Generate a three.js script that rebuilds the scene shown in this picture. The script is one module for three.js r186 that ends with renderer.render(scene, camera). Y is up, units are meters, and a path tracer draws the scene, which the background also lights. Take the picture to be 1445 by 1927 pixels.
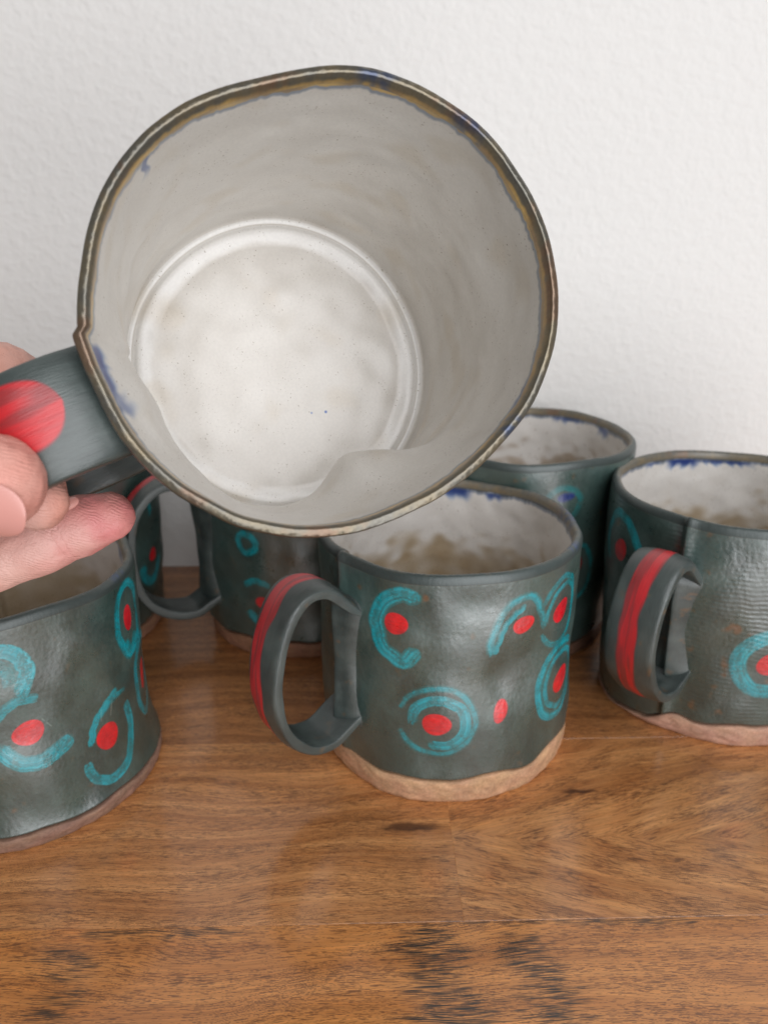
import * as THREE from 'three';
import { MarchingCubes } from 'three/addons/objects/MarchingCubes.js';
import { RectAreaLightUniformsLib } from 'three/addons/lights/RectAreaLightUniformsLib.js';
import { mergeGeometries } from 'three/addons/utils/BufferGeometryUtils.js';
import { createNoise2D, createNoise3D } from 'simplex-noise';

// ---------------------------------------------------------------- camera, light, exposure
const PITCH = THREE.MathUtils.degToRad(21.5), EYE = 0.198;
const scene = new THREE.Scene();
const camera = new THREE.PerspectiveCamera(67.26, 767 / 1024, 0.01, 20);
camera.position.set(0, EYE, 0);
camera.rotation.x = -PITCH;
camera.focus = 0.2;
camera.userData.fStop = 16;
const renderer = new THREE.WebGLRenderer({ antialias: true });
renderer.toneMapping = THREE.LinearToneMapping;
renderer.toneMappingExposure = 1;
renderer.shadowMap.enabled = true;
scene.background = new THREE.Color(0.12, 0.118, 0.115);          // the dim room around the close-up
RectAreaLightUniformsLib.init();
const windowLight = new THREE.RectAreaLight(0xfcfcff, 3.6, 1.6, 3.0);   // soft daylight from a tall window behind the viewer's right shoulder
windowLight.name = 'window_light';
windowLight.position.set(0.66, 0.72, 1.22);
windowLight.lookAt(0, 0.5, -0.3);
scene.add(windowLight);

// ---------------------------------------------------------------- small helpers
function rng(seed) { let a = seed >>> 0; return () => { a = (a + 0x6d2b79f5) | 0; let t = Math.imul(a ^ (a >>> 15), 1 | a); t = (t + Math.imul(t ^ (t >>> 7), 61 | t)) ^ t; return ((t ^ (t >>> 14)) >>> 0) / 4294967296; }; }
const n2 = createNoise2D(rng(11)), n3 = createNoise3D(rng(23));
const clamp = (x, a = 0, b = 1) => Math.min(b, Math.max(a, x)), lerp = (a, b, t) => a + (b - a) * t;
const sstep = (a, b, x) => { const t = clamp((x - a) / (b - a)); return t * t * (3 - 2 * t); };
const fbm3 = (x, y, z, o = 3) => { let s = 0, a = 0.5; for (let i = 0; i < o; i++) { s += a * n3(x, y, z); x *= 2.03; y *= 2.03; z *= 2.03; a *= 0.5; } return s; };
const fbm2 = (x, y, o = 3) => { let s = 0, a = 0.5; for (let i = 0; i < o; i++) { s += a * n2(x, y); x *= 2.03; y *= 2.03; a *= 0.5; } return s; };
const D = Math.PI / 180;
const wrap = (a) => Math.atan2(Math.sin(a), Math.cos(a));
const mixc = (a, b, t) => [lerp(a[0], b[0], t), lerp(a[1], b[1], t), lerp(a[2], b[2], t)];
const names = {};
function numbered(n) { const k = names[n] = (names[n] ?? -1) + 1; return k ? n + '_' + String(k).padStart(3, '0') : n; }
function tag(o, label, category, group) { o.userData.label = label; o.userData.category = category; if (group) o.userData.group = group; return o; }
function part(name, geometry, material, parent) {
  const m = new THREE.Mesh(geometry, material);
  m.name = numbered(name); m.castShadow = m.receiveShadow = true;
  parent.add(m);
  return m;
}
function texture(w, h, fn, srgb, wrapS = THREE.RepeatWrapping, wrapT = THREE.ClampToEdgeWrapping) {     // fn(i, j) -> [r, g, b] of 0..255, row 0 at v = 0
  const data = new Uint8Array(w * h * 4);
  for (let j = 0, k = 0; j < h; j++) for (let i = 0; i < w; i++, k += 4) {
    const c = fn(i, j);
    data[k] = clamp(c[0], 0, 255); data[k + 1] = clamp(c[1], 0, 255); data[k + 2] = clamp(c[2], 0, 255); data[k + 3] = 255;
  }
  const t = new THREE.DataTexture(data, w, h);
  t.magFilter = THREE.LinearFilter; t.wrapS = wrapS; t.wrapT = wrapT;
  if (srgb) t.colorSpace = THREE.SRGBColorSpace;
  t.needsUpdate = true;
  return t;
}

// ---------------------------------------------------------------- wall
const YAW = 1.4 * D;
const wallMap = texture(1536, 1536, (i, j) => {
  const x = i * 0.56, y = j * 0.56;                                    // millimetres
  const a = fbm2(x / 10, y / 8.4, 2), b = n2(x / 4 + 50, y / 3.6), c = n2(x / 1.3, y / 1.3 + 90);
  const v = 128 + 110 * (0.72 * sstep(-0.55, 0.65, a) - 0.36) + 16 * b + 6 * c;
  return [v, v, v];
}, false, THREE.MirroredRepeatWrapping, THREE.MirroredRepeatWrapping);
wallMap.repeat.set(1 / 0.86, 1 / 0.86);
const wallMat = new THREE.MeshStandardMaterial({ name: 'white_plaster', color: new THREE.Color().setRGB(0.75, 0.738, 0.712), roughness: 0.85, bumpMap: wallMap, bumpScale: 0.00075 });
{
  const g = new THREE.PlaneGeometry(2.6, 1.6);
  const uv = g.attributes.uv;
  for (let i = 0; i < uv.count; i++) uv.setXY(i, uv.getX(i) * 2.6, uv.getY(i) * 1.6);
  const box = new THREE.BoxGeometry(2.6, 1.6, 0.1);
  const bu = box.attributes.uv;
  for (let i = 0; i < bu.count; i++) bu.setXY(i, bu.getX(i) * 2.6 + 0.31, bu.getY(i) * 1.6 + 0.17);
  const wall = part('wall', box, wallMat, scene);
  wall.userData.kind = 'structure';
  wall.userData.label = 'white textured plaster wall behind the mugs';
  wall.rotation.y = YAW;
  const n = new THREE.Vector3(Math.sin(YAW), 0, Math.cos(YAW));
  wall.position.copy(n).multiplyScalar(-0.4175 - 0.05).add(new THREE.Vector3(0, 0.62, 0));
}

// ---------------------------------------------------------------- table of joined planks
function woodTexture(len, wid, px, py, seed, o) {
  const nz = createNoise2D(rng(seed)), f = (x, y) => nz(x, y);
  const colour = texture(px, py, (i, j) => {
    const x = (i / px - 0.5) * len * 1000, z = (j / py - 0.5) * wid * 1000;
    let zz = z + 3.2 * f(x / 110, z / 60) + 0.55 * f(x / 34 + 9, z / 16) + x * (o.slope ?? 0);
    let ring = zz;
    if (o.arch) {                                                       // cathedral figure
      const dx = (x - o.arch[0]) / o.arch[2], dz = z - o.arch[1] + 3 * f(x / 40, z / 30);
      ring = Math.sqrt(dx * dx + dz * dz * 1.3) * 1.0;
      zz = lerp(zz, ring * Math.sign(dz || 1) + 0.25 * z, 0.55);
    }
    const broad = f(x / 160 + 3, zz / 9), mid = f(x / 70 + 7, zz / 2.6), fine = f(x / 16, zz / 0.55 + 20), fleck = f(x / 3.2, zz / 0.42 + 60);
    const rings = 0.5 + 0.5 * Math.sin(ring * 0.85 + 3 * broad + 1.2 * mid);
    let c = mixc(o.light, o.dark, clamp(0.42 + 0.34 * broad + 0.22 * mid + (o.arch ? 0.22 : 0.14) * (rings - 0.5)));
    c = mixc(c, [c[0] * 0.72, c[1] * 0.68, c[2] * 0.62], clamp(0.12 + 0.3 * fine + 0.1 * fleck));
    const density = 0.47 + 0.2 * f(x / 60 + 30, zz / 7) - (o.arch ? 0.26 * (rings - 0.4) : 0.1 * rings);
    const p1 = f(x / 7.5 + 70, zz / 0.42), p2 = f(x / 3.2 + 40, zz / 0.32 + 10);
    const pore = Math.max(sstep(density, density + 0.2, p1), 0.75 * sstep(density + 0.1, density + 0.3, p2));
    c = mixc(c, o.pore, 0.58 * pore);
    c = mixc(c, [c[0] * 1.12, c[1] * 1.1, c[2] * 1.05], 0.5 * sstep(0.25, 0.7, f(x / 34 + 5, zz / 1.1)));
    for (const [sx, sz, rx, rz, s] of o.stains ?? []) {                 // dark mineral streaks that fray out along the grain
      const e = 1 - Math.hypot((x - sx + 4 * f(3, zz / 1.5 + sx) + 5 * f(8, zz / 0.45)) / rx, (z - sz + 1.5 * f(x / 9, sx)) / rz);
      const k = sstep(-0.1, 0.5, e) * clamp(0.36 + 1.0 * f(x / 11, zz / 0.42 + 33) + 0.35 * f(x / 17, zz / 2.5 + 70));
      c = mixc(c, [38, 27, 20], clamp(k * s));
    }
    for (const [sx, sz, rx, rz] of o.knots ?? []) {
      const e = 1 - Math.hypot((x - sx) / rx, (z - sz + 0.5 * f(x / 5, z / 5)) / rz);
      c = mixc(c, [62, 34, 18], 0.7 * sstep(0, 0.7, e));
    }
    return c;
  }, true, THREE.ClampToEdgeWrapping);
  const d = colour.image.data;
  const bump = texture(px, py, (i, j) => { const k = (j * px + i) * 4, v = Math.min(255, 70 + (d[k] + d[k + 1]) * 0.6); return [v, v, v]; }, false, THREE.ClampToEdgeWrapping);
  return new THREE.MeshPhysicalMaterial({ name: 'varnished_wood', map: colour, bumpMap: bump, bumpScale: 0.0002, roughness: 0.42, clearcoat: 0.9, clearcoatRoughness: 0.15 });
}
function plank(len, wid, t, c = 0.00008) {                              // chamfered plank, top at y = 0, uv over its top
  const x = len / 2, z = wid / 2, P = [], U = [];
  const top = [[-x + c, 0, z - c], [x - c, 0, z - c], [x - c, 0, -z + c], [-x + c, 0, -z + c]];
  const low = [[-x, -c, z], [x, -c, z], [x, -c, -z], [-x, -c, -z]], base = low.map(([a, , b]) => [a, -t, b]);
  const quad = (a, b, d, e) => { for (const p of [a, b, d, a, d, e]) { P.push(...p); U.push(p[0] / len + 0.5, p[2] / wid + 0.5); } };
  quad(...top);
  for (let i = 0; i < 4; i++) { const k = (i + 1) % 4; quad(low[i], low[k], top[k], top[i]); quad(base[i], base[k], low[k], low[i]); }
  quad(base[3], base[2], base[1], base[0]);
  const g = new THREE.BufferGeometry();
  g.setAttribute('position', new THREE.Float32BufferAttribute(P, 3));
  g.setAttribute('uv', new THREE.Float32BufferAttribute(U, 2));
  g.computeVertexNormals();
  return g;
}
const table = new THREE.Group();
table.name = 'wooden_table';
tag(table, 'brown varnished wooden tabletop of joined planks carrying the mugs', 'table');
table.rotation.y = YAW;
scene.add(table);
{
  const tone = { light: [224, 160, 100], dark: [176, 114, 64], pore: [84, 52, 30] };
  const warm = { light: [226, 154, 84], dark: [188, 118, 56], pore: [84, 48, 24] };
  const deep = { light: [200, 138, 84], dark: [152, 97, 54], pore: [76, 46, 27] };
  const front = woodTexture(0.62, 0.084, 2048, 512, 101, { ...warm, stains: [[17, -34, 12, 9, 1], [15, -24, 8, 7, 0.9], [22, -12, 13, 12, 1], [44, -31, 9, 8, 0.95], [49, -16, 9, 13, 1], [-86, -31, 9, 7, 0.7], [-84, -18, 7, 7, 0.7], [-62, -40.3, 32, 2.2, 0.7], [66, -41.2, 52, 1.6, 0.7]], slope: 0.02 });
  const rightMid = woodTexture(0.34, 0.084, 2048, 640, 202, { ...tone, arch: [95, 10, 2.6], knots: [[-121, -12, 9, 1.6]] });
  const leftMid = woodTexture(0.34, 0.084, 2048, 640, 303, { ...tone, slope: 0.03, knots: [[156, 4, 14, 3]] });
  const backA = woodTexture(0.6, 0.084, 1536, 384, 404, deep), backB = woodTexture(0.6, 0.084, 1536, 384, 505, { ...deep, slope: -0.02 });
  const g62 = plank(0.62, 0.08396, 0.028), g34 = plank(0.34, 0.08396, 0.028), g60 = plank(0.6, 0.08396, 0.028);
  const row = (k) => -0.1685 + 0.042 - 0.084 * k;                       // centre of plank row k
  const put = (g, m, x, z) => { const p = part('plank', g, m, table); p.position.set(x, 0, z); };
  put(g62, front, 0.0, row(0));
  put(g34, rightMid, 0.02800 + 0.169985, row(1)); put(g34, leftMid, 0.02800 - 0.169985, row(1));
  put(g60, backA, 0.14, row(2)); put(g60, backB, -0.4602, row(2));
  put(g60, backB, -0.06, row(3)); put(g60, backA, 0.5402, row(3));
  
}

// ---------------------------------------------------------------- mugs
function paintCanvas(R, h, W, H, seed, draw) {
  const cv = document.createElement('canvas'); cv.width = W; cv.height = H;
  const g = cv.getContext('2d'), r = rng(seed), sx = W / (2 * Math.PI * R * 1000), sy = H / (h * 1000);
  const X = (deg) => (deg / 360 + 0.5) * W, Y = (mm) => H - mm * sy;
  g.lineCap = 'round'; g.lineJoin = 'round';
  function spline(pts, n = 40) {
    const c = new THREE.CatmullRomCurve3(pts.map(([a, b]) => new THREE.Vector3(a * D * R * 1000, b, 0)), false, 'centripetal');
    return c.getSpacedPoints(n).map((p) => [p.x, p.y]);
  }
  const toX = (mm) => W / 2 + mm * sx;
  const api = {
    stroke(pts, width, col, strength = 1) {                             // a loaded brush: many bristles, drying out at the end
      const ph = r() * 50, line = spline(pts).map(([a, b], i) => [a + 0.45 * n2(i / 7, ph), b + 0.45 * n2(i / 7, ph + 20)]), N = Math.round(width * 8);
      for (let b = 0; b < 7; b++) {                                       // a thin wash under the bristle marks
        g.strokeStyle = `rgba(${col},${0.09 * strength})`; g.lineWidth = width * (0.55 + 0.1 * b) * sx;
        g.beginPath(); for (const [x, y] of line.slice(1, -2)) g.lineTo(toX(x), Y(y)); g.stroke();
      }
      for (let b = 0; b < N; b++) {
        const off = (b / (N - 1) - 0.5) * width * (1 + 0.08 * (r() - 0.5)), start = Math.floor(r() * 3), end = line.length - Math.floor(r() * r() * 9);
        const k = 0.75 + 0.4 * r(), reach = r() < 0.22 ? 1.35 : 1;
        g.strokeStyle = `rgba(${col[0] * k | 0},${col[1] * k | 0},${col[2] * k | 0},${strength * (0.3 + 0.6 * r())})`;
        g.lineWidth = (0.25 + 0.5 * r()) * sx;
        g.beginPath();
        for (let i = start; i < end; i++) {
          const a = line[Math.max(0, i - 1)], c = line[Math.min(line.length - 1, i + 1)], L = Math.hypot(c[0] - a[0], c[1] - a[1]) || 1;
          const e = Math.sqrt(clamp(Math.min(i + 1, line.length - i) / (width * 0.55 * line.length / 60 + 1)));
          const px = line[i][0] - (c[1] - a[1]) / L * off * e * reach, py = line[i][1] + (c[0] - a[0]) / L * off * e * reach;
          i === start ? g.moveTo(toX(px), Y(py)) : g.lineTo(toX(px), Y(py));
        }
        g.stroke();
      }
    },
    ring(deg, mm, rx, ry, width, col, strength, a0 = 0, a1 = 360) {
      const pts = [];
      for (let k = 0; k <= 14; k++) { const a = lerp(a0, a1, k / 14) * D; pts.push([deg + rx * Math.cos(a) / (R * 1000) / D, mm + ry * Math.sin(a)]); }
      api.stroke(pts, width, col, strength);
    },
    dot(deg, mm, w, hh, col, rot = 0) {
      g.save(); g.translate(X(deg), Y(mm)); g.scale(sx, sy); g.rotate(-rot * D);
      for (let k = 0; k < 3; k++) {
        g.fillStyle = `rgba(${col[0] - k * 6},${col[1] - k * 3},${col[2] - k * 2},${0.75})`;
        g.beginPath();
        for (let a = 0; a <= 28; a++) { const t = a / 28 * 2 * Math.PI, q = 1 + 0.025 * Math.sin(2 * t + seed + k) + 0.03 * Math.sin(3 * t + 2 * seed); g.lineTo(Math.cos(t) * w / 2 * q, Math.sin(t) * hh / 2 * q); }
        g.fill();
      }
      for (let k = 0; k < 9; k++) { g.strokeStyle = `rgba(${col[0] * 0.7 | 0},${col[1]},${col[2]},0.16)`; g.lineWidth = 0.3 + 0.4 * r(); const yy = (r() - 0.5) * hh * 0.8; g.beginPath(); g.moveTo(-w * 0.36, yy); g.lineTo(w * 0.36, yy + (r() - 0.5)); g.stroke(); }
      g.restore();
    },
    scratch(d0, m0, d1, m1, col = [190, 190, 180]) {
      g.strokeStyle = `rgba(${col},0.5)`; g.lineWidth = 0.3 * sx; g.beginPath(); g.moveTo(X(d0), Y(m0)); g.lineTo(X(d1), Y(m1)); g.stroke();
    },
  };
  if (draw) draw(api);
  return g.getImageData(0, 0, W, H).data;
}
const TEAL = [0, 160, 174], RED = [232, 22, 36];

// fine relief shared by the slip-covered outsides: faint horizontal ribs and grain
const ribMap = (seed, rib) => texture(1024, 512, (i, j) => {
  const t = i / 1024 * 2 * Math.PI, cx = Math.cos(t) * 5, cz = Math.sin(t) * 5, y = j / 512;
  const v = 128 + 34 * rib * Math.sin(y * 512 * 0.62 + 2 * n3(cx, cz, y * 3 + seed)) * clamp(0.5 + n3(cx * 0.6, cz * 0.6, y * 3 + seed)) + 40 * n3(cx * 5, cz * 5, y * 26 + seed) + 22 * n3(cx * 16, cz * 16, y * 90);
  return [v, v, v];
}, false);
const ribSoft = ribMap(1, 0.12), ribStrong = ribMap(7, 0.95);
const roughMap = texture(512, 256, (i, j) => {
  const t = i / 512 * 2 * Math.PI, cx = Math.cos(t) * 3, cz = Math.sin(t) * 3, v = 150 + 60 * fbm3(cx, cz, j / 40, 3) + 26 * n3(cx * 9, cz * 9, j / 6);
  return [v, v, v];
}, false);
const rimBump = texture(2048, 32, (i, j) => { const t = i / 2048 * 2 * Math.PI, v = 128 + 60 * n3(Math.cos(t) * 55, Math.sin(t) * 55, j / 7) + 45 * n3(Math.cos(t) * 24, Math.sin(t) * 24, j / 16 + 9); return [v, v, v]; }, false);
const clayMap = texture(512, 64, (i, j) => {
  const t = i / 512 * 2 * Math.PI, cx = Math.cos(t) * 4, cz = Math.sin(t) * 4, v = 214 + 34 * fbm3(cx, cz, j / 18, 3) + 22 * n3(cx * 14, cz * 14, j / 3);
  return [v, v * (0.985 + 0.02 * n3(cx, cz, j / 30)), v * 0.975];
}, true);
const clayBump = texture(512, 64, (i, j) => { const v = 128 + 60 * n3(i / 5, j / 5, 4) + 50 * n3(i / 17, j / 13, 9); return [v, v, v]; }, false);

function slipTexture(o, W, H) {
  const over = o.paint ? paintCanvas(o.rimR, o.h, W, H, o.seed, o.paint) : null, s = o.seed * 3.7, R = o.rimR * 1000;
  return texture(W, H, (i, j) => {
    const t = (i / W - 0.5) * 2 * Math.PI, y = j / H * o.h * 1000, x = Math.sin(t) * R, z = Math.cos(t) * R;
    const a = fbm3(x / 22 + s, y / 26, z / 22, 3), b = n3(x / 5 + s, y / 7, z / 5), f = n3(x / 1.6, y / 0.9 + s, z / 1.6);
    let c = mixc([44, 63, 59], [68, 91, 86], clamp(0.5 + 0.8 * a + 0.12 * b));
    c = mixc(c, [66, 74, 66], clamp(0.1 + n3(x / 35 + 9, y / 30 + s, z / 35)) * 0.5);
    const rust = sstep(0.48, 0.8, fbm3(x / 13 + s + 40, y / 15, z / 13, 3) + 0.16 * b + (o.rust ?? 0));   // burnt bronze patches in the slip
    c = mixc(c, [112, 76, 50], rust * 0.75);
    c = c.map((v) => v * (1 + 0.07 * f));
    if (over) {
      const k = ((H - 1 - j) * W + i) * 4;
      let al = over[k + 3] / 255;
      if (over[k] < 110) al *= lerp(0.6, 1, sstep(-0.6, 0.1, b + 0.8 * n3(x / 1.1 + 20, y / 1.1, z / 1.1)));   // the dry brush skips the grain
      if (al > 0) c = mixc(c, [over[k] * (1 + 0.1 * b), over[k + 1], over[k + 2]], al * (0.93 + 0.07 * f));
    }
    return c;
  }, true);
}
function liningTexture(o, W, H, wallV) {
  const s = o.seed * 5.1, R = o.rimR * 1000;
  const drips = o.drips ?? [];
  return texture(W, H, (i, j) => {
    const t = (i / W - 0.5) * 2 * Math.PI, v = j / H, deg = t / D;
    let r = R, y, depth;
    if (v < wallV) { depth = v / wallV * o.h * 1000; y = -depth; } else { depth = o.h * 1000; y = -depth; r = R * (1 - (v - wallV) / (1 - wallV)); }
    const x = Math.sin(t) * r, z = Math.cos(t) * r;
    const a = fbm3(x / 26 + s, y / 20, z / 26, 2), b = n3(x / 11 + s, y / 9 + 5, z / 11), f = n3(x / 1.3, y / 1.3 + s, z / 1.3);
    let c = mixc([224, 221, 216], [208, 203, 196], clamp(0.45 + 0.5 * a + 0.08 * b));
    if (o.gold) {
      c = [c[0] * 0.945, c[1] * 0.94, c[2] * 0.93];
      const into = v < wallV ? -1 : ((v - wallV) / (1 - wallV) - 0.04) / 0.96 * 43;      // thick white glaze on the ring round the floor
      if (into > -1) c = mixc(c, [232, 231, 228], 0.6 * sstep(6.2, 4.4, into + 0.5 * b));
    }
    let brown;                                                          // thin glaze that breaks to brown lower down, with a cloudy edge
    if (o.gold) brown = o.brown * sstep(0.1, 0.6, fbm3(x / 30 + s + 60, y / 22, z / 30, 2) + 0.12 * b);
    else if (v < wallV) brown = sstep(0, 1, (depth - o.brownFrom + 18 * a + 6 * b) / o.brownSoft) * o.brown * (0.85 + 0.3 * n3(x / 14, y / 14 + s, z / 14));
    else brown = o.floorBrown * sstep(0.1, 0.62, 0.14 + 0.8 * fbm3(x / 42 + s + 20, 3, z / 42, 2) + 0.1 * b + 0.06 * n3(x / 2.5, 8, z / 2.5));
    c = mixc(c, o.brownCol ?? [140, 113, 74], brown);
    c = c.map((q) => q * (1 + 0.015 * f));
    const speck = n3(x / 0.9 + 30, y / 0.9, z / 0.9 + s);               // iron specks
    if (speck > 0.845 && n3(x / 9, y / 9 + 50, z / 9) > 0.05) c = mixc(c, [92, 72, 52], clamp((speck - 0.845) * 9));
    if (v < wallV) {                                                    // the glaze thins over the lip: ochre, then a blue-grey line
      const e = depth + 0.5 * n3(x / 2.2, 1, z / 2.2) + 0.8 * n3(x / 9, 2, z / 9 + s);
      const blue = sstep(2.6, 1.3, e) * sstep(-0.2, 0.6, e), gold = sstep(0.9, 0.3, e);
      c = mixc(c, [104, 114, 130], 0.75 * blue);
      c = mixc(c, o.gold ? mixc([190, 156, 88], [136, 114, 84], clamp(0.5 + 0.9 * n3(x / 12, 6, z / 12))) : [84, 88, 92], gold);
      for (const [d0, wd, len, str] of drips) {                         // cobalt running down from the lip
        const dd = (((deg - d0 + 540) % 360) - 180) * D * R + 0.9 * n3(depth / 7, d0, 3);
        const k = sstep(1, 0.35, Math.abs(dd) / wd) * sstep(len, len * 0.35, depth + 1.7 * n3(dd / 4.2, d0, 7)) * sstep(0.2, 1.4, depth);
        c = mixc(c, mixc([18, 44, 112], [112, 138, 178], sstep(len * 0.3, len, depth)), clamp(k * str * 0.95));
      }
    } else for (const [dx, dz, rr, al] of o.spots ?? []) { const q = Math.hypot(x - dx, z - dz) / rr; c = mixc(c, [70, 96, 160], al * sstep(1.1, 0.6, q)); }
    return c;
  }, true);
}
function rimTexture(o, W, H) {
  const s = o.seed * 2.3, R = o.rimR * 1000;
  return texture(W, H, (i, j) => {
    const t = (i / W - 0.5) * 2 * Math.PI, v = j / H, x = Math.sin(t) * R, z = Math.cos(t) * R;
    const a = fbm3(x / 16 + s, v * 0.8, z / 16, 3), b = n3(x / 3 + s, v * 2, z / 3), f = n3(x / 0.8, v * 4, z / 0.8);
    let c = mixc([104, 101, 92], [128, 114, 88], clamp(0.4 + 0.9 * a + 0.2 * b));
    c = mixc(c, [118, 92, 74], 0.7 * sstep(0.15, 0.5, fbm3(x / 24 + s + 30, 4, z / 24, 2) + 0.15 * b));
    c = mixc(c, mixc([190, 156, 88], [136, 112, 80], clamp(0.5 + a)), sstep(0.8, 0.9, v + 0.04 * b) * (o.gold ?? 0.12));
    c = mixc(c, [58, 69, 67], sstep(o.gold ? 0.16 : 0.75, o.gold ? 0.02 : 0.3, v + 0.08 * b));
    for (const [d0, wd] of o.rimBlue ?? []) {
      const dd = (((t / D - d0 + 540) % 360) - 180) * D * R;
      c = mixc(c, [52, 72, 118], 0.6 * sstep(1, 0.3, Math.abs(dd) / wd) * clamp(0.6 + b) * sstep(0.05, 0.3, v));
    }
    return c.map((q) => q * (1 + 0.05 * f));
  }, true);
}

// one grid over the whole profile, so that outside, lip and lining share smooth normals; the rows are then cut into parts
function grid(nu, rows, at) {
  const nv = rows.length, P = new Float32Array((nu + 1) * nv * 3), N = new Float32Array(P.length);
  for (let j = 0; j < nv; j++) for (let i = 0; i <= nu; i++) { const p = at((i / nu - 0.5) * 2 * Math.PI, rows[j]); P.set(p, (j * (nu + 1) + i) * 3); }
  const a = new THREE.Vector3(), b = new THREE.Vector3(), k = (i, j) => (j * (nu + 1) + i) * 3;
  for (let j = 0; j < nv; j++) for (let i = 0; i <= nu; i++) {
    const l = k(i === 0 ? nu - 1 : i - 1, j), r = k(i === nu ? 1 : i + 1, j), d = k(i, Math.max(0, j - 1)), u = k(i, Math.min(nv - 1, j + 1));
    a.set(P[r] - P[l], P[r + 1] - P[l + 1], P[r + 2] - P[l + 2]); b.set(P[u] - P[d], P[u + 1] - P[d + 1], P[u + 2] - P[d + 2]);
    a.cross(b).normalize();
    N.set([a.x, a.y, a.z], k(i, j));
  }
  return { nu, P, N };
}
function slice(g, j0, j1, uvOf) {
  const w = g.nu + 1, P = g.P.slice(j0 * w * 3, (j1 + 1) * w * 3), N = g.N.slice(j0 * w * 3, (j1 + 1) * w * 3), U = [], I = [];
  for (let j = j0; j <= j1; j++) for (let i = 0; i < w; i++) U.push(...uvOf(i / g.nu, j, g.P[(j * w + i) * 3 + 1]));
  for (let j = 0; j < j1 - j0; j++) for (let i = 0; i < g.nu; i++) { const a = j * w + i; I.push(a, a + 1, a + w + 1, a, a + w + 1, a + w); }
  const q = new THREE.BufferGeometry();
  q.setAttribute('position', new THREE.BufferAttribute(P, 3)); q.setAttribute('normal', new THREE.BufferAttribute(N, 3));
  q.setAttribute('uv', new THREE.Float32BufferAttribute(U, 2)); q.setIndex(I);
  return q;
}
const ease = (a, b, n, skip = 0) => Array.from({ length: n }, (_, i) => lerp(a, b, (i + skip) / (n - 1 + skip)));

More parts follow.
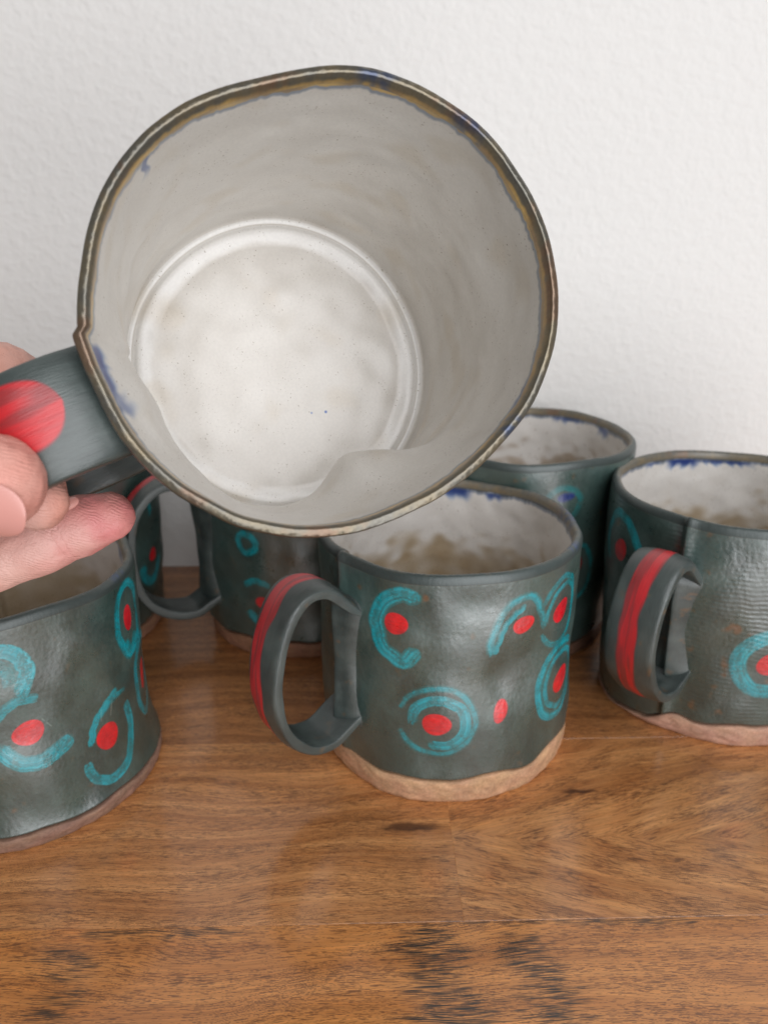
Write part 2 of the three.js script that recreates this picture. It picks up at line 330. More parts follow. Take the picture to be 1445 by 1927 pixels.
// height of the lip from its outer edge (0) to its inner edge (1): a narrow bevel, a flat slope up to the ridge, a round inside
const lipUp = (e) => (e < 0.12 ? 0.87 * Math.sqrt(1 - (1 - e / 0.12) ** 2) : e < 0.62 ? 0.87 + 0.13 * Math.sin((e - 0.12) / 0.5 * Math.PI / 2) : Math.sqrt(Math.max(0, 1 - ((e - 0.62) / 0.38) ** 2)));
function makeMug(o) {
  const root = new THREE.Group();
  root.name = numbered('ceramic_mug');
  const S = o.seed * 1.31, TH = 0.0044, TL = o.lip ?? 0.0036;
  const rimShape = (t) => {
    if (!o.rimTable) return o.rimR * (1 + (o.oval ?? 0) * Math.cos(2 * (t - (o.ovalAt ?? 0))) ) + 0.0007 * n2(Math.cos(t) * 1.1 + S, Math.sin(t) * 1.1);
    const n = o.rimTable.length, q = ((t / D - 90 + 540 + 720) % 360) / 15, k = Math.floor(q), f = q - k, at = (m) => o.rimTable[(k + m + n) % n];
    const [a, b, c, d] = [at(-1), at(0), at(1), at(2)];
    return 0.001 * (b + 0.5 * f * (c - a + f * (2 * a - 5 * b + 4 * c - d + f * (3 * (b - c) + d - a))));
  };
  const step = (t) => { const d = wrap(t - o.seam); return d < -0.05 ? 0 : sstep(-0.028, 0.004, d) * (Math.exp(-Math.max(0, d) / 0.5) + 0.55 * Math.exp(-((d / 0.05) ** 2))); };
  const top = (t) => o.h + 0.0006 * n2(Math.cos(t) + S + 5, Math.sin(t)) + (o.seamH ?? 0.0022) * 0.45 * step(t) - (o.dip ? o.dip(t) : 0);
  const dents = (t, y) => { let s = 0; for (const [a, yy, wa, wy, d] of o.dents ?? []) { const x = wrap(t - a * D) * o.rimR / wa, z = (y - yy) / wy; s += d * Math.exp(-x * x - z * z); } return s; };
  const rout = (t, y, seam = 1) => {
    const k = clamp(y / o.h, 0, 1.1), belly = (o.belly ?? 0) * Math.sin(Math.PI * clamp(k));
    return lerp(o.footR, rimShape(t), sstep(-0.25, 1.0, k) * 1.0) + belly + (o.flare ?? 0) * Math.exp(-y / 0.011) + (o.lipFlare ?? 0) * Math.exp(-(o.h - y) / 0.008)
      + seam * (o.seamH ?? 0.0022) * step(t) * (0.35 + 0.65 * (1 - Math.exp(-y / 0.012))) + 0.0009 * fbm3(Math.cos(t) * 1.6 + S, Math.sin(t) * 1.6, y / 0.035, 2) * sstep(0, 0.5, 1.3 - k)
      + 0.00034 * n3(Math.cos(t) * 2.4 + S + 40, Math.sin(t) * 2.4, y / 0.026) * sstep(1, 0.85, k)
      + dents(t, y) * sstep(1.05, 0.8, k);
  };
  const foot = (t) => o.foot + (o.footWave ?? 0.0016) * (n2(Math.cos(t) * 1.5 + S + 20, Math.sin(t) * 1.5) + 0.1 * n2(Math.cos(t) * 5 + S, Math.sin(t) * 5)) + (o.footTilt ?? 0) * Math.cos(t - (o.footTiltAt ?? 0)) - (o.footDrop ? o.footDrop(t) : 0);
  const floorY = o.floorY ?? 0.0085;
  const rows = [[0, 0], [0, 0.25], [0, 0.6], ...ease(0, 1, 84).map((v) => [1, v])];
  const r1 = rows.length - 1;
  rows.push(...ease(0, 1, 26, 1).map((v) => [2, v])); const r2 = rows.length - 1;
  rows.push(...ease(0, 1, 70, 1).map((v) => [3, v])); const rWall = rows.length - 1;
  rows.push(...ease(0, 1, 12, 1).map((v) => [4, v])); rows.push(...ease(0, 1, 70, 1).map((v) => [5, v < 0.55 ? v / 0.55 * 0.22 : 0.22 + (v - 0.55) / 0.45 * 0.78])); const r3 = rows.length - 1;
  const inDent = o.inDent ?? 1;
  const rin = (t, y) => lerp(rinWall(t, y), o.footR - TH + 0.0012 + 0.0006 * n2(Math.cos(t) * 0.7 + S, Math.sin(t) * 0.7), sstep(floorY + 0.014, floorY + 0.003, y));
  const rinWall = (t, y) => rout(t, y) - lerp(TH, TL, sstep(0.6, 0.97, y / o.h)) - (1 - inDent) * dents(t, y) * sstep(1.05, 0.8, y / o.h) + 0.0005 * fbm3(Math.cos(t) * 2.5 + S + 9, Math.sin(t) * 2.5, y / 0.012, 2) * sstep(1, 0.85, y / o.h);
  const FIL = o.fillet ?? 0.004;
  const g = grid(o.nu ?? 360, rows, (t, [kind, v]) => {
    const T = top(t), lipDrop = o.lipH ?? 0.0032;
    let r, y;
    if (kind === 0) { const yb = foot(t); r = rout(t, yb) - 0.0013 * (1 - Math.sqrt(1 - (1 - v) * (1 - v) * 0.98)); y = yb + 0.0001 + 0.0007 * v; if (v === 0) r -= 0.0025; }
    else if (kind === 1) { y = lerp(foot(t) + 0.0009, T - lipDrop, v); r = rout(t, y); }
    else if (kind === 2) { const a = v * Math.PI, o1 = rout(t, T - lipDrop), i1 = rin(t, T - lipDrop); r = lerp(o1, i1, 0.5 - 0.5 * Math.cos(a)); y = T - lipDrop + lipDrop * (o.gold ? lipUp(0.5 - 0.5 * Math.cos(a)) : Math.sin(a) ** 0.95) + 0.00006 * n2(t * 30 + S, v * 2) * Math.sin(a); }
    else if (kind === 3) { y = lerp(T - lipDrop, floorY + FIL, v); r = rin(t, y); }
    else if (kind === 4) { const a = v * Math.PI / 2, rr = rin(t, floorY + FIL); r = rr - FIL * (1 - Math.cos(a)); y = floorY + FIL * (1 - Math.sin(a)); }
    else {
      const rr = rin(t, floorY + FIL) - FIL; r = Math.max(1e-5, rr * (1 - v));
      const ex = Math.sin(t) * r, ez = Math.cos(t) * r, into = rr - r;
      y = floorY + (o.bead ?? 0) * (sstep(0, 0.0018, into) - sstep(0.0022, 0.0066, into)) + 0.0003 * n2(ex * 70 + S, ez * 70) * sstep(0, 0.006, into);
    }
    return [Math.sin(t) * r, y, Math.cos(t) * r];
  });
  const wallV = 0.62, big = o.big ?? 1;
  const slip = new THREE.MeshPhysicalMaterial({ name: 'dark_slip', map: slipTexture(o, o.paint ? 1408 * big : 640, o.paint ? 448 * big : 192), roughnessMap: roughMap, roughness: 0.62, bumpMap: o.ribs ? ribStrong : ribSoft, bumpScale: o.ribs ? 0.0002 : 0.00014, ior: 2.2 });
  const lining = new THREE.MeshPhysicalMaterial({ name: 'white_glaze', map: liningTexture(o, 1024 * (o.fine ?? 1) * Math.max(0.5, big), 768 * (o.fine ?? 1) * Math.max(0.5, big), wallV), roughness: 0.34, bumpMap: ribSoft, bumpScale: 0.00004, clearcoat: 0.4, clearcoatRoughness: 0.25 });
  const lip = new THREE.MeshPhysicalMaterial({ name: 'bronze_lip', map: rimTexture(o, 1024, 32), roughness: o.gold ? 0.28 : 0.45, metalness: o.gold ? 0.6 : 0.2, bumpMap: rimBump, bumpScale: o.gold ? 0.00004 : 0.00004, ior: 1.8 });
  const clay = new THREE.MeshStandardMaterial({ name: 'bare_clay', map: clayMap, color: new THREE.Color(o.clay ?? 0xc08a66), roughness: 0.72, bumpMap: clayBump, bumpScale: 0.0001 });
  part('body', slice(g, 0, r1, (u, j, y) => [u, y / o.h]), slip, root);
  part('rim', slice(g, r1, r2, (u, j) => [u, (j - r1) / (r2 - r1)]), lip, root);
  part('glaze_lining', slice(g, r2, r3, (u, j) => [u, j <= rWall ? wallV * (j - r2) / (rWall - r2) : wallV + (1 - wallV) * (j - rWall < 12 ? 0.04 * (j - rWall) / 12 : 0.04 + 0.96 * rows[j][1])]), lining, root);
  const frows = [...ease(0, 1, 5).map((v) => [0, v]), ...ease(0, 1, 18, 1).map((v) => [1, v]), ...ease(0, 1, 6, 1).map((v) => [2, v])];
  const fg = grid(o.nu ?? 360, frows, (t, [kind, v]) => {
    const yb = foot(t) + 0.0002, rb = rout(t, yb, 0) + (o.footOut ?? 0.0004) + 0.0009 * Math.exp(-(((wrap(t - o.seam) - 0.3) / 0.5) ** 2));
    let r, y;
    if (kind === 0) { r = lerp(rb - 0.0045, rb - 0.0016, v); y = yb - 0.0011; }
    else if (kind === 1) { const a = v * Math.PI, e = 0.5 - 0.5 * Math.cos(a); y = (yb - 0.0011) * (1 - e); r = rb - 0.0016 + 0.0016 * Math.sin(a) ** 0.6 - 0.0010 * e + 0.00025 * n2(t * 6 + S, y * 300); }
    else { r = Math.max(1e-5, (rb - 0.0026) * (1 - v)); y = 0.0002 * sstep(0, 0.2, v); }
    return [Math.sin(t) * r, y, Math.cos(t) * r];
  });
  // rows run downwards here, so the faces are turned
  const fgeo = slice(fg, 0, frows.length - 1, (u, j) => [u, 1 - j / (frows.length - 1)]);
  const fi = fgeo.index.array; for (let i = 0; i < fi.length; i += 3) { const q = fi[i + 1]; fi[i + 1] = fi[i + 2]; fi[i + 2] = q; }
  const fn = fgeo.attributes.normal.array; for (let i = 0; i < fn.length; i++) fn[i] *= -1;
  part('foot', fgeo, clay, root);
  if (o.handle) makeHandle(o, root, rout, slip);
  return root;
}

function handleTexture(o, H) {
  const W = 512, s = o.seed * 9.1;
  const st = H.stripe;
  return texture(W, 512, (i, j) => {                                    // u around the strap (0..0.5 outer face), v along it
    const u = i / W, v = j / 512, a = fbm3(u * 3, v * 6, s, 3), f = n3(u * 60, v * 14, s);
    let c = mixc([48, 58, 56], [72, 82, 79], clamp(0.5 + 0.9 * a));
    c = mixc(c, [112, 82, 58], 0.6 * sstep(0.35, 0.7, fbm3(u * 5 + 9, v * 9, s + 3, 3) + (o.rust ?? 0)));
    c = c.map((q) => q * (1 + 0.06 * f));
    if (st && u < 0.5) {
      const q = u * 2 - 0.5, w = st.half * (1 + 0.12 * n2(v * 7 + s, 3)), e0 = (v - st.from) * (st.blunt ?? 9), e1 = (st.to - v) * 9;
      const en = clamp(Math.min(e0, e1)), endk = Math.sqrt(1 - (1 - en) ** 2);
      const k = sstep(w * endk, w * endk - 0.035, Math.abs(q - st.at - 0.02 * n2(v * 5, s)));
      const worn = sstep(-0.05, 0.6, n3(u * (st.blunt ? 11 : 26), v * (st.blunt ? 9 : 5), s + 8) + st.worn * (q < st.at + 0.01 ? 1 : -0.7));
      c = mixc(c, mixc([202, 22, 32], [124, 40, 40], 0.6 * worn), k * (0.94 + 0.06 * f));
    }
    return c;
  }, true);
}
function makeHandle(o, root, rout, slip) {
  const H = o.handle, th = H.at * D, ox = Math.sin(th), oz = Math.cos(th), sx = Math.cos(th), sz = -Math.sin(th);
  const wall = (y) => rout(th, y);
  const path = new THREE.CatmullRomCurve3(H.path.map(([d, y]) => new THREE.Vector3(d + wall(clamp(y, 0.012, o.h - 0.01)), y, 0)), false, 'centripetal');
  const NV = 96, NU = 56, P = [], U = [], I = [], tan = new THREE.Vector3(), thick = H.thick ?? 0.0052;
  for (let j = 0; j <= NV; j++) {
    const v = j / NV, c = path.getPointAt(v); path.getTangentAt(v, tan);
    const nx = tan.y, ny = -tan.x;                                      // in the (out, up) plane; flipped below to point off the hole
    const sgn = -1, endK = Math.max(Math.exp(-v / 0.09), Math.exp(-(1 - v) / 0.09)), w = lerp(H.width, H.endWidth, endK) / 2;
    const droop = H.droop * Math.max(Math.exp(-v / 0.07), Math.exp(-(1 - v) / 0.08)), tk = thick * (1 + 0.35 * endK);
    for (let i = 0; i <= NU; i++) {
      const q = i / NU, outer = q < 0.5, k = outer ? q * 4 - 1 : 3 - q * 4;   // k: -1..1 across
      const kk = Math.sin(k * Math.PI / 2), edge = Math.cos(k * Math.PI / 2) ** 0.3;
      const feather = 1 - 0.55 * Math.max(Math.exp(-v / 0.045), Math.exp(-(1 - v) / 0.045)) * kk * kk;
      const s = kk * w, n = (outer ? 1 : -1) * tk / 2 * edge * feather * (outer ? 1 : 0.9) - droop * kk * kk + (H.bow ?? 0.0004) * (1 - kk * kk);
      const wob = 0.0003 * n3(v * 7 + o.seed, k * 1.5, outer ? 1 : 5);
      const out = c.x + sgn * nx * (n + wob), up = c.y + sgn * ny * (n + wob);
      let X = ox * out + sx * s, Z = oz * out + sz * s;
      const near = Math.min(v, 1 - v), tt = Math.atan2(X, Z), rb = rout(tt, clamp(up, 0.012, o.h - 0.006)) - 0.0012;   // the ends are pressed onto the wall
      const r0 = Math.hypot(X, Z), r2 = r0 + (rb - r0) * (near < 0.012 ? 1 : Math.exp(-(near - 0.012) / 0.022)), m = near < 0.012 ? Math.min(r2, rb) : r2;
      X *= m / r0; Z *= m / r0;
      P.push(X, up, Z); U.push(q, v);
    }
  }
  for (let j = 0; j < NV; j++) for (let i = 0; i < NU; i++) { const a = j * (NU + 1) + i; I.push(a, a + NU + 1, a + 1, a + 1, a + NU + 1, a + NU + 2); }
  const g = new THREE.BufferGeometry();
  g.setAttribute('position', new THREE.Float32BufferAttribute(P, 3)); g.setAttribute('uv', new THREE.Float32BufferAttribute(U, 2)); g.setIndex(I); g.computeVertexNormals();
  // the strap's ends run into one another along the wall as a pressed strip of clay
  let whole = g;
  if (H.strip !== false) {
    const SV = 60, SU = 32, p = [], u = [], ix = [], y0 = H.path[H.path.length - 1][1] - 0.008, y1 = H.path[0][1] + 0.008;
    for (let j = 0; j <= SV; j++) for (let i = 0; i <= SU; i++) {
      const v = j / SV, k = i / SU * 2 - 1, e = Math.max(Math.exp(-v / 0.24), Math.exp(-(1 - v) / 0.24));
      const half = lerp(H.stripHalf ?? 0.0058, H.endWidth / 2 + 0.0012, e), y = lerp(y0, y1, v) + 0.0035 * k * k * (v < 0.5 ? e : -e);
      const t = th + 0.02 + k * half / wall(0.05), lift = 0.0028 * (1 - Math.abs(k) ** 2.6) - 0.0005 + 0.0012 * e * (1 - k * k) + 0.00025 * n3(v * 3, k, o.seed + 4);
      const q = rout(t, clamp(y, 0.01, o.h - 0.004)) + lift * sstep(0, 0.12, v) * sstep(1, 0.88, v) - 0.0006 * (1 - sstep(0, 0.12, v) * sstep(1, 0.88, v));
      p.push(Math.sin(t) * q, y, Math.cos(t) * q); u.push(0.55 + 0.4 * i / SU, v);
    }
    for (let j = 0; j < SV; j++) for (let i = 0; i < SU; i++) { const a = j * (SU + 1) + i; ix.push(a, a + 1, a + SU + 1, a + 1, a + SU + 2, a + SU + 1); }
    const b = new THREE.BufferGeometry();
    b.setAttribute('position', new THREE.Float32BufferAttribute(p, 3)); b.setAttribute('uv', new THREE.Float32BufferAttribute(u, 2)); b.setIndex(ix); b.computeVertexNormals();
    whole = mergeGeometries([g, b]);
  }
  const m = new THREE.MeshPhysicalMaterial({ name: 'striped_slip', map: handleTexture(o, H), roughness: 0.46, bumpMap: ribSoft, bumpScale: 0.00012, ior: 1.8 });
  part('handle', whole, m, root);
}
const LOOP = (h, reach, lo = 0.018, hi = 0.084) => [[-0.003, hi - 0.014], [0.0035, hi - 0.0075], [0.011, hi - 0.0015], [0.019, hi - 0.002], [reach * 0.86, hi - 0.012], [reach, lerp(lo, hi, 0.5)], [reach * 0.9, lo + 0.015], [reach * 0.62, lo + 0.0045], [0.009, lo + 0.0015], [0.003, lo + 0.004], [-0.003, lo + 0.008]];
const STRIPE = { at: -0.13, half: 0.18, from: 0.06, to: 0.95, worn: -0.2 };
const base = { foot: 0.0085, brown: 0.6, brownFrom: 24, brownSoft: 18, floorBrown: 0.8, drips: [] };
const MUGS = 'hand built dark mugs with teal rings and red dots';

const front = makeMug({ ...base, seed: 1, rimR: 0.0482, footR: 0.0490, h: 0.090, seam: -51 * D, foot: 0.0114, footTilt: -0.0006, lipFlare: 0.0004, clay: 0xe6b890,
  dents: [[22, 0.049, 0.010, 0.012, -0.0022], [-20, 0.03, 0.02, 0.02, 0.0006]], drips: [[172, 9, 7, 0.9], [150, 5, 6, 0.8], [60, 14, 5, 0.6], [-140, 6, 6, 0.7]], rimBlue: [[95, 14], [60, 6]],
  handle: { at: -50, width: 0.0165, endWidth: 0.0195, droop: 0.0022, thick: 0.0045, stripHalf: 0.0046, path: LOOP(0.09, 0.0305, 0.0215, 0.0845), stripe: STRIPE },
  paint(p) {
    p.stroke([[-15.4, 81.5], [-21, 83], [-28.4, 80], [-33, 70.5], [-28.7, 60.5], [-21, 57.5], [-15.6, 62.5]], 4.4, TEAL); p.dot(-24.4, 71.6, 8, 8, RED);
    p.ring(-7.5, 35.5, 13, 13.2, 1.9, TEAL, 0.5, 200, 520); p.ring(-6.6, 35.2, 9.2, 9.4, 3.2, TEAL, 0.95, -110, 190); p.dot(-7.5, 34.8, 9.6, 8.8, RED);
    p.stroke([[12.8, 60], [13.5, 68], [20, 78], [30, 80], [36, 72], [39, 66]], 2.2, TEAL, 0.5); p.stroke([[15, 61], [19, 71], [27, 77]], 1.6, TEAL, 0.6); p.dot(27.1, 70, 8.2, 6.2, RED, 15);
    p.ring(49, 69.5, 11, 13, 1.8, TEAL, 0.45, -150, 170); p.ring(50, 68.5, 9, 11, 1.6, TEAL, 0.5, -60, 190); p.dot(48.7, 69.5, 9.4, 8.6, RED, 40);
    p.ring(54, 40, 13.6, 15, 3.2, TEAL, 0.9, 60, 330); p.ring(54, 40, 10, 11, 2, TEAL, 0.6); p.dot(54.3, 39.5, 11, 10, RED, 30);
    p.dot(19.1, 37.5, 5.2, 9, RED, -12);
  } });
front.position.set(0.0243, 0, -0.2662);
tag(front, 'dark mug at the centre standing whole on the table, red striped handle facing left', 'mug', MUGS);
scene.add(front);

const left = makeMug({ ...base, seed: 2, rimR: 0.0455, footR: 0.0425, h: 0.0845, seam: -150 * D, foot: 0.0066, flare: 0.0066, belly: -0.0006, footWave: 0.0006, clay: 0xa88470, footOut: 0.0006, brownFrom: 16, brownCol: [168, 148, 112],
  drips: [[120, 7, 8, 0.8]], rimBlue: [[80, 5]], dents: [[24, 0.024, 0.014, 0.012, 0.0014]],
  paint(p) {
    p.stroke([[17, 40.5], [22, 34.5], [29, 32.3], [37, 33], [43.9, 36]], 4.6, TEAL, 0.9); p.stroke([[15, 40], [15.5, 48], [20.9, 53.6], [27, 56], [34.3, 55.2]], 2.6, TEAL, 0.7); p.dot(28.5, 43.5, 10, 8.6, RED, 12);
    p.stroke([[74.5, 36], [76.5, 26], [70, 15], [58, 12.5], [50.5, 17], [49.6, 23]], 3, TEAL, 0.95); p.stroke([[52.5, 29], [56, 36], [63, 41.5], [69, 44]], 2.2, TEAL, 0.7); p.stroke([[58, 37], [66, 41], [74, 42]], 1.5, TEAL, 0.5); p.dot(61.4, 28.6, 9.4, 9.6, RED);
    p.scratch(60, 40, 59.4, 35.5); p.scratch(66, 41, 64.5, 35.4); p.scratch(36, 45, 37.5, 43); p.scratch(34.4, 47, 35.2, 46);
    p.ring(84, 66, 7.6, 13.5, 2.6, TEAL, 0.8); p.stroke([[79, 58], [83, 52.8], [89, 58]], 3.6, TEAL, 0.8); p.dot(83.1, 66.4, 5.2, 9.6, RED); p.scratch(84, 76, 83.4, 72, [170, 130, 90]);
    p.ring(95, 38, 7.4, 16, 2.4, TEAL, 0.8); p.dot(94.5, 38.3, 5.5, 13, RED);
    p.stroke([[22, 75], [28.5, 73.2], [32, 65.3], [28, 58.4]], 4.2, TEAL, 0.85); p.stroke([[20, 70], [26, 68], [26, 62]], 5, TEAL, 0.22);
  } });
left.position.set(-0.1335, 0, -0.240);
tag(left, 'dark mug at left foreground beneath the pink finger, cut off by the frame', 'mug', MUGS);
scene.add(left);

const right = makeMug({ ...base, seed: 3, rimR: 0.0508, footR: 0.0455, h: 0.0935, seam: -44 * D, foot: 0.0098, ribs: true, rust: 0.12, clay: 0xe0b298, belly: 0.0012, oval: 0.02, ovalAt: 1.5,
  footDrop: (t) => 0.0078 * sstep(-0.62, -0.95, t) * sstep(-2.6, -2.0, t), dents: [[-72, 0.008, 0.026, 0.016, 0.0046], [-38, 0.028, 0.008, 0.02, -0.001]], drips: [[-170, 11, 7, 1], [165, 16, 4, 0.8], [-150, 6, 4, 0.6]], brownFrom: 24,
  handle: { at: -46, width: 0.019, endWidth: 0.021, droop: 0.0022, stripHalf: 0.0048, thick: 0.0046, path: LOOP(0.0935, 0.031, 0.0235, 0.082), stripe: { ...STRIPE, at: -0.02, half: 0.14, worn: 0.55 } },
  paint(p) {
    p.ring(-3.5, 39.8, 11, 12, 5.4, TEAL, 0.85); p.ring(-3.5, 39.8, 13.4, 14, 1.8, TEAL, 0.5); p.dot(-4, 39.8, 8.6, 9.4, RED);
    p.stroke([[-88, 62], [-91, 72.8], [-84, 84], [-74, 83], [-66, 75], [-63, 68]], 3.4, TEAL, 0.75); p.dot(-77, 69.9, 7.6, 10, RED, -20);
    p.stroke([[18, 70], [26, 78], [36, 70], [30, 60]], 4, TEAL, 0.8); p.dot(27, 69, 8, 8, RED);
  } });
right.position.set(0.1465, 0, -0.2955);
tag(right, 'ribbed dark mug at the right edge with a broad red stripe down its handle', 'mug', MUGS);
scene.add(right);

const back = makeMug({ ...base, seed: 4, rimR: 0.0525, footR: 0.0475, h: 0.099, seam: -160 * D, foot: 0.0085, clay: 0x8d6a54, brownFrom: 18, brownSoft: 12, brown: 0.6, brownCol: [150, 130, 108], drips: [[140, 12, 5, 0.6], [112, 6, 8, 0.6]], big: 0.5,
  paint(p) { p.ring(12, 81, 8, 7, 2.2, TEAL, 0.22); p.dot(13, 84, 8, 3.6, [38, 50, 120], 10); p.dot(25, 50, 5, 8, [150, 22, 28]); p.ring(25, 46, 8, 13, 2, TEAL, 0.4); } });
back.position.set(0.0655, 0, -0.3575);
tag(back, 'taller dark mug against the wall, between the centre mug and right mug', 'mug', MUGS);
scene.add(back);

const rear = makeMug({ ...base, seed: 5, rimR: 0.048, footR: 0.0462, h: 0.088, seam: -64 * D, foot: 0.0085, clay: 0xa87a5e, big: 0.5,
  handle: { at: -60, width: 0.0155, endWidth: 0.022, droop: 0.003, path: LOOP(0.088, 0.035, 0.017, 0.085), stripe: { ...STRIPE, at: -0.14 } },
  paint(p) { p.ring(-23.5, 59, 4.6, 4.6, 3, TEAL, 0.7); p.stroke([[-27, 37.5], [-20, 40.5], [-12, 39]], 2.6, TEAL, 0.8); p.stroke([[-25, 23], [-20, 19.5], [-13, 21]], 4, TEAL, 0.8); p.dot(-16.9, 29.6, 6.4, 6, RED); } });
rear.position.set(-0.042, 0, -0.359);
tag(rear, 'dark mug behind, its open looped handle seen under the raised mug', 'mug', MUGS);
scene.add(rear);

const corner = makeMug({ ...base, seed: 6, rimR: 0.047, footR: 0.042, h: 0.088, seam: 170 * D, foot: 0.009, clay: 0xb08468, big: 0.5,
  paint(p) { p.ring(78, 38, 8, 10, 4, TEAL, 0.7, 180, 360); p.dot(79, 41.5, 7, 7, RED); p.stroke([[70, 74], [78, 70], [80, 62]], 3, TEAL, 0.6); } });
corner.position.set(-0.157, 0, -0.35);
tag(corner, 'dark mug at far left rear, mostly hidden behind the hand and looped handle', 'mug', MUGS);
scene.add(corner);

// the mug held up to the camera, its open end towards the viewer
const rimTable = [46.8, 48.2, 48.6, 49.3, 49.5, 49.2, 48.8, 48.4, 48.5, 49.2, 51.0, 52.7, 54.2, 55.1, 55.5, 54.7, 53.4, 51.9, 49.2, 47.1, 46.8, 46.7, 46.7, 46.6];
const held = makeMug({ ...base, seed: 7, gold: 1, seamH: 0.0006, rimR: 0.0498, rimTable, footR: 0.0475, h: 0.083, floorY: 0.0095, seam: -79 * D, foot: 0.008, nu: 384, fine: 1.5, lip: 0.0027, lipH: 0.0030, fillet: 0.0020, bead: 0.0009,
  brown: 0.3, floorBrown: 0.42, brownCol: [186, 171, 148], inDent: 1,
  dents: [[26, 0.048, 0.018, 0.017, -0.0125], [-62, 0.060, 0.024, 0.022, -0.006], [-30, 0.05, 0.02, 0.03, -0.0015], [150, 0.05, 0.02, 0.012, 0.0015], [190, 0.06, 0.025, 0.008, -0.0012], [120, 0.045, 0.02, 0.012, -0.0012]],
  drips: [[-74, 3.6, 8, 1.4], [-68, 4.5, 7, 1], [-61, 4, 10, 0.45], [-128, 1.4, 13, 0.7], [70, 5, 4, 0.6]], rimBlue: [[165, 6], [140, 6], [60, 4]], spots: [[15.2, 14.6, 0.55, 1], [10.4, 15.2, 0.45, 0.55]],
  handle: { at: -64, strip: false, width: 0.0235, endWidth: 0.0255, droop: 0.0012, thick: 0.0066, bow: 0.0008, path: [[-0.003, 0.0725], [0.003, 0.0745], [0.0095, 0.0772], [0.018, 0.0772], [0.029, 0.0685], [0.034, 0.05], [0.0305, 0.033], [0.022, 0.022], [0.009, 0.0185], [-0.003, 0.0225]], stripe: { at: -0.07, half: 0.235, from: 0.122, to: 0.93, worn: 0.12, blunt: 14 } } });
tag(held, 'large mug held up and tilted to show its pale glazed inside', 'mug', MUGS);
const eye = new THREE.Group(); eye.position.copy(camera.position); eye.rotation.x = -PITCH; eye.updateMatrixWorld(true);
{
  const X = new THREE.Vector3(0.97245, 0, -0.23312), Y = new THREE.Vector3(0.23312, 0.00133, 0.97245), Z = new THREE.Vector3().crossVectors(X, Y);
  const m = new THREE.Matrix4().makeBasis(X, Y, Z);
  const rimAt = new THREE.Vector3(-0.0137, 0.0435, -0.159);
  m.setPosition(rimAt.addScaledVector(Y, -0.083));
  m.premultiply(eye.matrixWorld);
  m.decompose(held.position, held.quaternion, held.scale);
  held.scale.set(1, 1, 1);
}
scene.add(held);

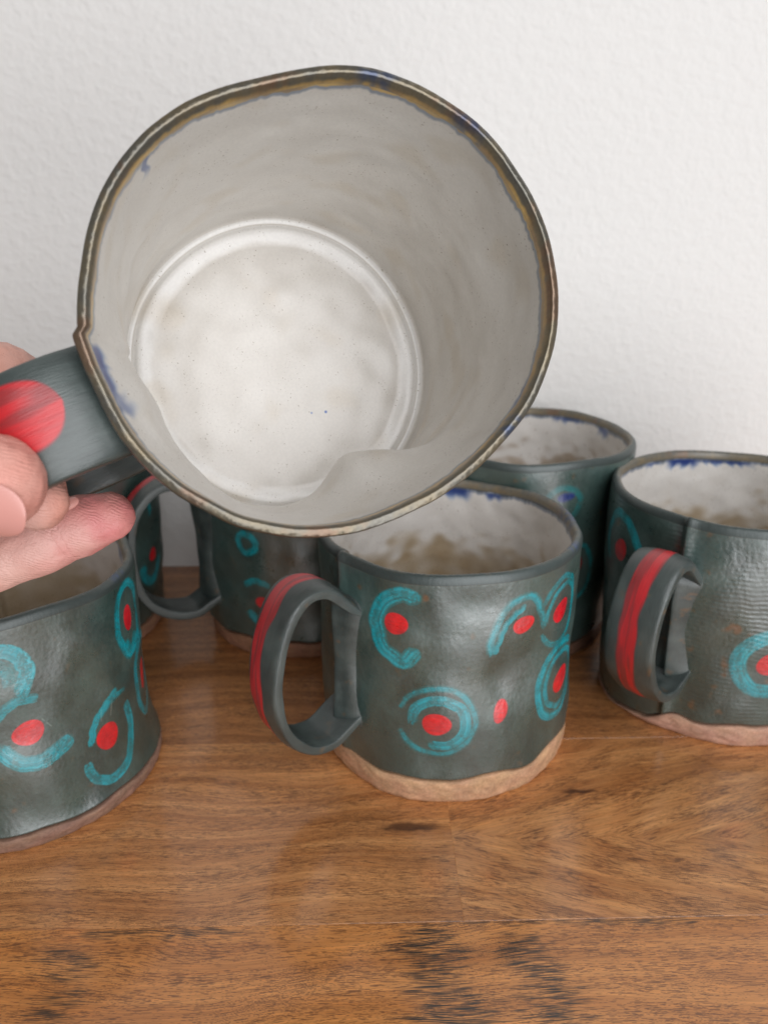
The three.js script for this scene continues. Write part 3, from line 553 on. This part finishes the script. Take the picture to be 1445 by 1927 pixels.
// ---------------------------------------------------------------- hand
const hand = new THREE.Group();
hand.name = 'hand';
tag(hand, 'bare hand reaching in from the left, pinching the raised mug by its handle', 'hand');
hand.position.copy(eye.position); hand.quaternion.copy(eye.quaternion);
scene.add(hand);
{
  const J = (px, py, d) => new THREE.Vector3((px - 722.5) / 1448 * d, -(py - 963.5) / 1448 * d, -d);
  // chains of [joint, radius], in metres from the eye point that the group stands on
  const chains = [
    [[J(-10, 908, 0.1455), 0.0093], [J(-190, 930, 0.147), 0.0103], [J(-420, 1010, 0.158), 0.013], [J(-620, 1090, 0.175), 0.016]],              // thumb
    [[J(74, 944, 0.160), 0.0060], [J(46, 872, 0.172), 0.0072], [J(-8, 746, 0.187), 0.0125], [J(-330, 850, 0.2), 0.012], [J(-620, 1000, 0.2), 0.015]],   // index
    [[J(207, 972, 0.187), 0.0060], [J(150, 990, 0.186), 0.0068], [J(75, 1022, 0.184), 0.0071], [J(-110, 1092, 0.181), 0.0081], [J(-400, 1120, 0.188), 0.0105], [J(-640, 1090, 0.195), 0.015]],   // middle
    [[J(-80, 1250, 0.178), 0.0066], [J(-190, 1240, 0.178), 0.0078], [J(-420, 1220, 0.185), 0.0095], [J(-650, 1160, 0.192), 0.015]],             // ring
  ];
  const mc = new MarchingCubes(112, undefined, false, false, 400000);
  const n = mc.size, hs = n / 2, SC = 0.085, C = new THREE.Vector3(-0.118, -0.006, -0.178), p = new THREE.Vector3(), ab = new THREE.Vector3(), ap = new THREE.Vector3();
  const smin = (a, b, k) => { const h = clamp(0.5 + 0.5 * (b - a) / k); return lerp(b, a, h) - k * h * (1 - h); };
  const dist = (q) => {
    let best = 1;
    chains.forEach((ch) => {
      let d = 1;
      for (let i = 0; i + 1 < ch.length; i++) {
        const [A, ra] = ch[i], [B, rb] = ch[i + 1];
        ab.subVectors(B, A); ap.subVectors(q, A);
        const t = clamp(ap.dot(ab) / ab.lengthSq());
        d = smin(d, ap.addScaledVector(ab, -t).length() - lerp(ra, rb, t), 0.003);
      }
      const k = q.x < -0.085 ? 0.012 : 0.0012;
      best = smin(best, d, lerp(0.0012, 0.012, sstep(-0.072, -0.1, q.x)));
    });
    return best + 0.00022 * n3(q.x * 260, q.y * 260, q.z * 260);
  };
  for (let z = 0; z < n; z++) for (let y = 0; y < n; y++) for (let x = 0; x < n; x++) {
    p.set((x - hs) / hs, (y - hs) / hs, (z - hs) / hs).multiplyScalar(SC).add(C);
    mc.field[x + y * n + z * n * n] = -dist(p) * 100;
  }
  mc.isolation = 0; mc.update();
  const cnt = mc.count, P = new Float32Array(cnt * 3), N = new Float32Array(cnt * 3), K = new Float32Array(cnt * 3), U = new Float32Array(cnt * 2), e = 0.0006, q = new THREE.Vector3();
  const col = new THREE.Color(), pale = new THREE.Color(0xdfb3a6), pink = new THREE.Color(0xd67a7e), tan = new THREE.Color(0xd69a88);
  const tips = [[chains[2][0][0], 0.017], [chains[0][0][0], 0.010], [chains[2][2][0], 0.006]];
  for (let i = 0; i < cnt; i++) {
    p.set(mc.positionArray[i * 3], mc.positionArray[i * 3 + 1], mc.positionArray[i * 3 + 2]).multiplyScalar(SC).add(C);
    P.set([p.x, p.y, p.z], i * 3);
    const g = [0, 1, 2].map((a) => { q.copy(p).setComponent(a, p.getComponent(a) + e); const u = dist(q); q.setComponent(a, p.getComponent(a) - e); return u - dist(q); }), L = Math.hypot(...g);
    N.set(g.map((v) => v / L), i * 3);
    const a = fbm3(p.x * 90, p.y * 90, p.z * 90, 3);
    let r = 0; tips.forEach(([t, w], k) => { r += [1, 0.7, 0.25][k] * Math.exp(-((p.distanceTo(t) / w) ** 2)); });
    col.copy(pale).lerp(tan, clamp(0.12 + 0.5 * a + sstep(-0.004, 0.006, p.y + 0.3 * (p.x + 0.08)) * 0.75)).lerp(pink, clamp(r * (0.62 + 0.5 * a)));
    K.set([col.r, col.g, col.b], i * 3);
    U.set([(p.x + 0.125) / 0.08, (p.y + 0.04) / 0.08], i * 2);
  }
  const geo = new THREE.BufferGeometry();
  geo.setAttribute('position', new THREE.BufferAttribute(P, 3)); geo.setAttribute('normal', new THREE.BufferAttribute(N, 3)); geo.setAttribute('color', new THREE.BufferAttribute(K, 3)); geo.setAttribute('uv', new THREE.BufferAttribute(U, 2));
  const skinBump = texture(1024, 1024, (i, j) => {                      // pores and fine ridges
    const x = i / 1024 * 80, y = j / 1024 * 80;
    let v = 128 + 34 * Math.sin((x * 0.35 + y) * 9 + 3 * n2(x / 4, y / 4)) * clamp(0.5 + n2(x / 6 + 9, y / 6)) + 30 * n2(x * 2.2, y * 2.2) + 26 * n2(x * 0.9, y * 0.9 + 30);
    const X = x - 125, Y = y - 40;                                      // finger creases
    for (const [cx, cy, ax, ay] of [[-74.8, -6, 0.95, 0.31], [-76.4, -6.6, 0.94, 0.34], [-87.8, -9.6, 0.93, 0.36], [-89, -10, 0.95, 0.31]]) {
      const q = (X - cx) * ax + (Y - cy) * ay + 0.35 * n2(Y / 2.5, cx), w = Math.abs((Y - cy) * ax - (X - cx) * ay);
      v -= 95 * Math.exp(-((q / 0.28) ** 2)) * sstep(8.5, 3, w);
    }
    return [v, v, v];
  }, false, THREE.RepeatWrapping, THREE.RepeatWrapping);
  const skin = new THREE.MeshPhysicalMaterial({ name: 'skin', vertexColors: true, roughness: 0.5, bumpMap: skinBump, bumpScale: 0.00028, sheen: 0.25, sheenColor: new THREE.Color(0xff9a80), sheenRoughness: 0.5 });
  part('skin', geo, skin, hand);
  const nailMat = new THREE.MeshPhysicalMaterial({ name: 'nail', color: 0xd4958a, roughness: 0.38, clearcoat: 0.4, clearcoatRoughness: 0.2 });
  const nail = (at, normal, along, w, l, t) => {
    const g = new THREE.SphereGeometry(1, 40, 28);
    const pa = g.attributes.position;
    for (let i = 0; i < pa.count; i++) {                                // a plate arched across its width, squarer than an ellipse
      let x = pa.getX(i), y = pa.getY(i), z = pa.getZ(i);
      const sq = (v) => Math.sign(v) * Math.abs(v) ** 0.8;
      x = sq(x); y = sq(y);
      pa.setXYZ(i, x * w, y * l, z * t - 0.28 * w * x * x);
    }
    g.computeVertexNormals();
    const m = part('fingernail', g, nailMat, hand), zA = normal.clone().normalize(), yA = along.clone().addScaledVector(zA, -along.dot(zA)).normalize(), xA = new THREE.Vector3().crossVectors(yA, zA);
    m.matrixAutoUpdate = true;
    m.quaternion.setFromRotationMatrix(new THREE.Matrix4().makeBasis(xA, yA, zA)); m.position.copy(at);
  };
  nail(J(120, 950, 0.168), new THREE.Vector3(0.35, 0.5, 0.8), new THREE.Vector3(0.8, 0.6, 0), 0.0015, 0.0034, 0.0003);
  nail(J(-40, 962, 0.1379), new THREE.Vector3(0.05, -0.46, 0.88), new THREE.Vector3(1, -0.3, 0), 0.0056, 0.0082, 0.0004);
}

renderer.render(scene, camera);
